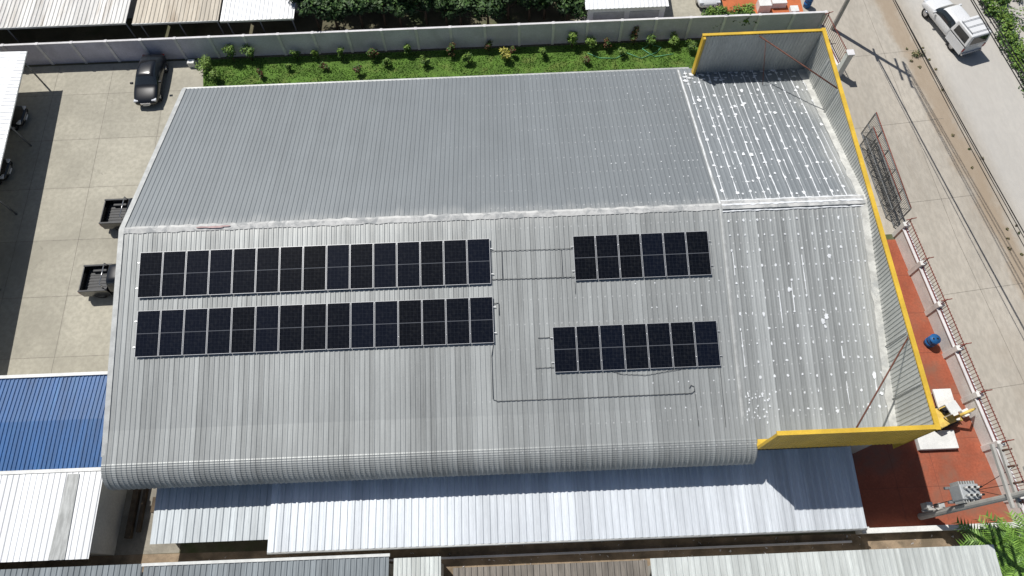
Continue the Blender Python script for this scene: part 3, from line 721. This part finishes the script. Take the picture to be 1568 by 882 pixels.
def barrel(loc,r,h,m):
    E=empty("blue_barrel",loc); tubes("body",[((0,0,0),(0,0,h*.5),r*.92,r),((0,0,h*.5),(0,0,h),r,r*.92)],m,E,24)
    tubes("hoops",[((0,0,z),(0,0,z+.03),r*1.03,r*1.03) for z in (h*.3,h*.65,h*.95)],m,E,24)
    tubes("bung",[((r*.4,0,h),(r*.4,0,h+.04),.05,.05),((-r*.4,0,h),(-r*.4,0,h+.04),.05,.05)],dark,E,10)
barrel((24.2,13.05,0),.30,.8,blue_pl); barrel((23.0,40.1,0),.28,.9,blue_pl)
boxes("stacked_crates",[(19.2,20.1,39.6,40.4,.016,.7),(20.3,21.4,40.0,40.8,.016,.5),(21.6,22.2,39.3,39.9,.016,.35)],white_p,None,.03)

# ------------------------------------------------------------------ poles and wires
def upole(loc,h):
    E=empty("utility_pole",loc)
    tubes("shaft",[((0,0,0),(0,0,h),.17,.11)],pole_c,E,10,False)
    boxes("crossarms",[(-.06,.06,-1.2,1.2,h-.4,h-.28),(-.06,.06,-1.0,1.0,h-1.6,h-1.48),(-.05,.05,-.6,.6,6.15,6.25)],pole_c,E)
    tubes("insulators",[((0,y,h-.28),(0,y,h-.02),.05,.04) for y in (-1.1,-.5,.5,1.1)],insul,E,8)
    return E
upole((24.4,37.75,0),11)
upole((35,-30,0),11)
T=[]
for y,z,r,sg in ((-1.1,10.98,.028,.9),(-.5,10.98,.028,.9),(.5,10.98,.028,.9),(1.1,10.98,.028,.9),(-.5,6.25,.022,1.1),(.1,6.25,.03,.9),(.5,6.25,.022,1.3)):
    a=Vector((24.4,37.75+y,z)); b=Vector((35+y*.9,-30+y,z)); pr=a
    for k in range(1,25):
        t=k/24; p=a.lerp(b,t); p.z-=4*sg*t*(1-t); T.append((pr,p,r,r)); pr=p
tubes("power_line",T,dark,None,5)
E=empty("transformer_pole",(21.0,3.5,0))
tubes("shaft",[((0,0,0),(0,0,9.2),.18,.12)],pole_c,E,10,False)
boxes("crossarms",[(.1,.22,-.5,2.2,7.4,7.55),(-.22,-.1,-.5,2.2,7.4,7.55),(-.05,.05,-1.0,1.0,8.7,8.82),(-.6,.6,.1,.2,1.9,2.0),(-.6,.6,.1,.2,1.3,1.4)],pole_c,E)
boxes("platform",[(-.5,.7,.2,.32,3.55,3.7),(-.5,.7,.85,.97,3.55,3.7)],grey_steel,E)
boxes("tank",[(-.35,.55,.25,.95,3.7,4.6)],M("transformer_grey",(.36,.38,.39),.5,.1,.1,2),E,.05)
boxes("fins",[(-.3+k*.12,-.26+k*.12,.95,1.1,3.8,4.5) for k in range(7)]+[(-.3+k*.12,-.26+k*.12,.12,.25,3.8,4.5) for k in range(7)],trim,E)
tubes("bushings",[((x,y,4.6),(x,y,4.95),.07,.04) for x in (-.15,.12,.4) for y in (.4,.75)],white_p,E,10)
tubes("bushing_caps",[((x,y,4.95),(x,y,5.02),.05,.05) for x in (-.15,.12,.4) for y in (.4,.75)],dark,E,8)
tubes("fuse_cutouts",[((.16,y,7.55),(.35,y,7.9),.05,.04) for y in (-.3,.5,1.2,1.9)],insul,E,8)
boxes("meter_box",[(-.6,-.3,.2,.5,1.35,1.95),(.05,.35,.2,.45,1.35,1.85)],trim,E,.02)
tubes("drop_wires",[((.35,y,7.85),(.12,.6,5.0),.014,.014) for y in (-.3,.5,1.2)]+[((-.15,.4,5.0),(-.45,.3,1.9),.02,.02)],dark,E,5)
tubes("service_line",[((21.0,4.3,8.8),(33,-5,9.5),.02,.02),((21.0,2.7,8.8),(32,-6,9.5),.02,.02)],dark,None,5)

# ------------------------------------------------------------------ light & camera
world=bpy.data.worlds.new("World"); scene.world=world; world.use_nodes=True
nt=world.node_tree; bg=nt.nodes['Background']; sky=nt.nodes.new('ShaderNodeTexSky'); sky.sky_type='NISHITA'; sky.sun_disc=False
L=Vector((-.40,.43,1)).normalized()
el=math.asin(L.z); az=math.atan2(L.x,L.y)
sky.sun_elevation=el; sky.sun_rotation=az
lk(nt,sky.outputs[0],bg.inputs[0]); bg.inputs[1].default_value=.062
sd=bpy.data.lights.new("sun",'SUN'); sd.energy=4.6; sd.angle=rad(.53); sd.color=(1,.97,.92)
so=bpy.data.objects.new("sun",sd); COL.objects.link(so); so.rotation_euler=L.to_track_quat('Z','Y').to_euler()
cam=bpy.data.cameras.new("Camera"); cam.lens=24; cam.sensor_width=36; cam.clip_end=2000
co=bpy.data.objects.new("Camera",cam); COL.objects.link(co)
co.matrix_world=Matrix.Translation((0,0,38))@(Matrix.Rotation(rad(25),4,'X')@Matrix.Rotation(-.0405,4,'Z'))
scene.camera=co
scene.view_settings.view_transform='Standard'; scene.view_settings.look='None'; scene.view_settings.exposure=0
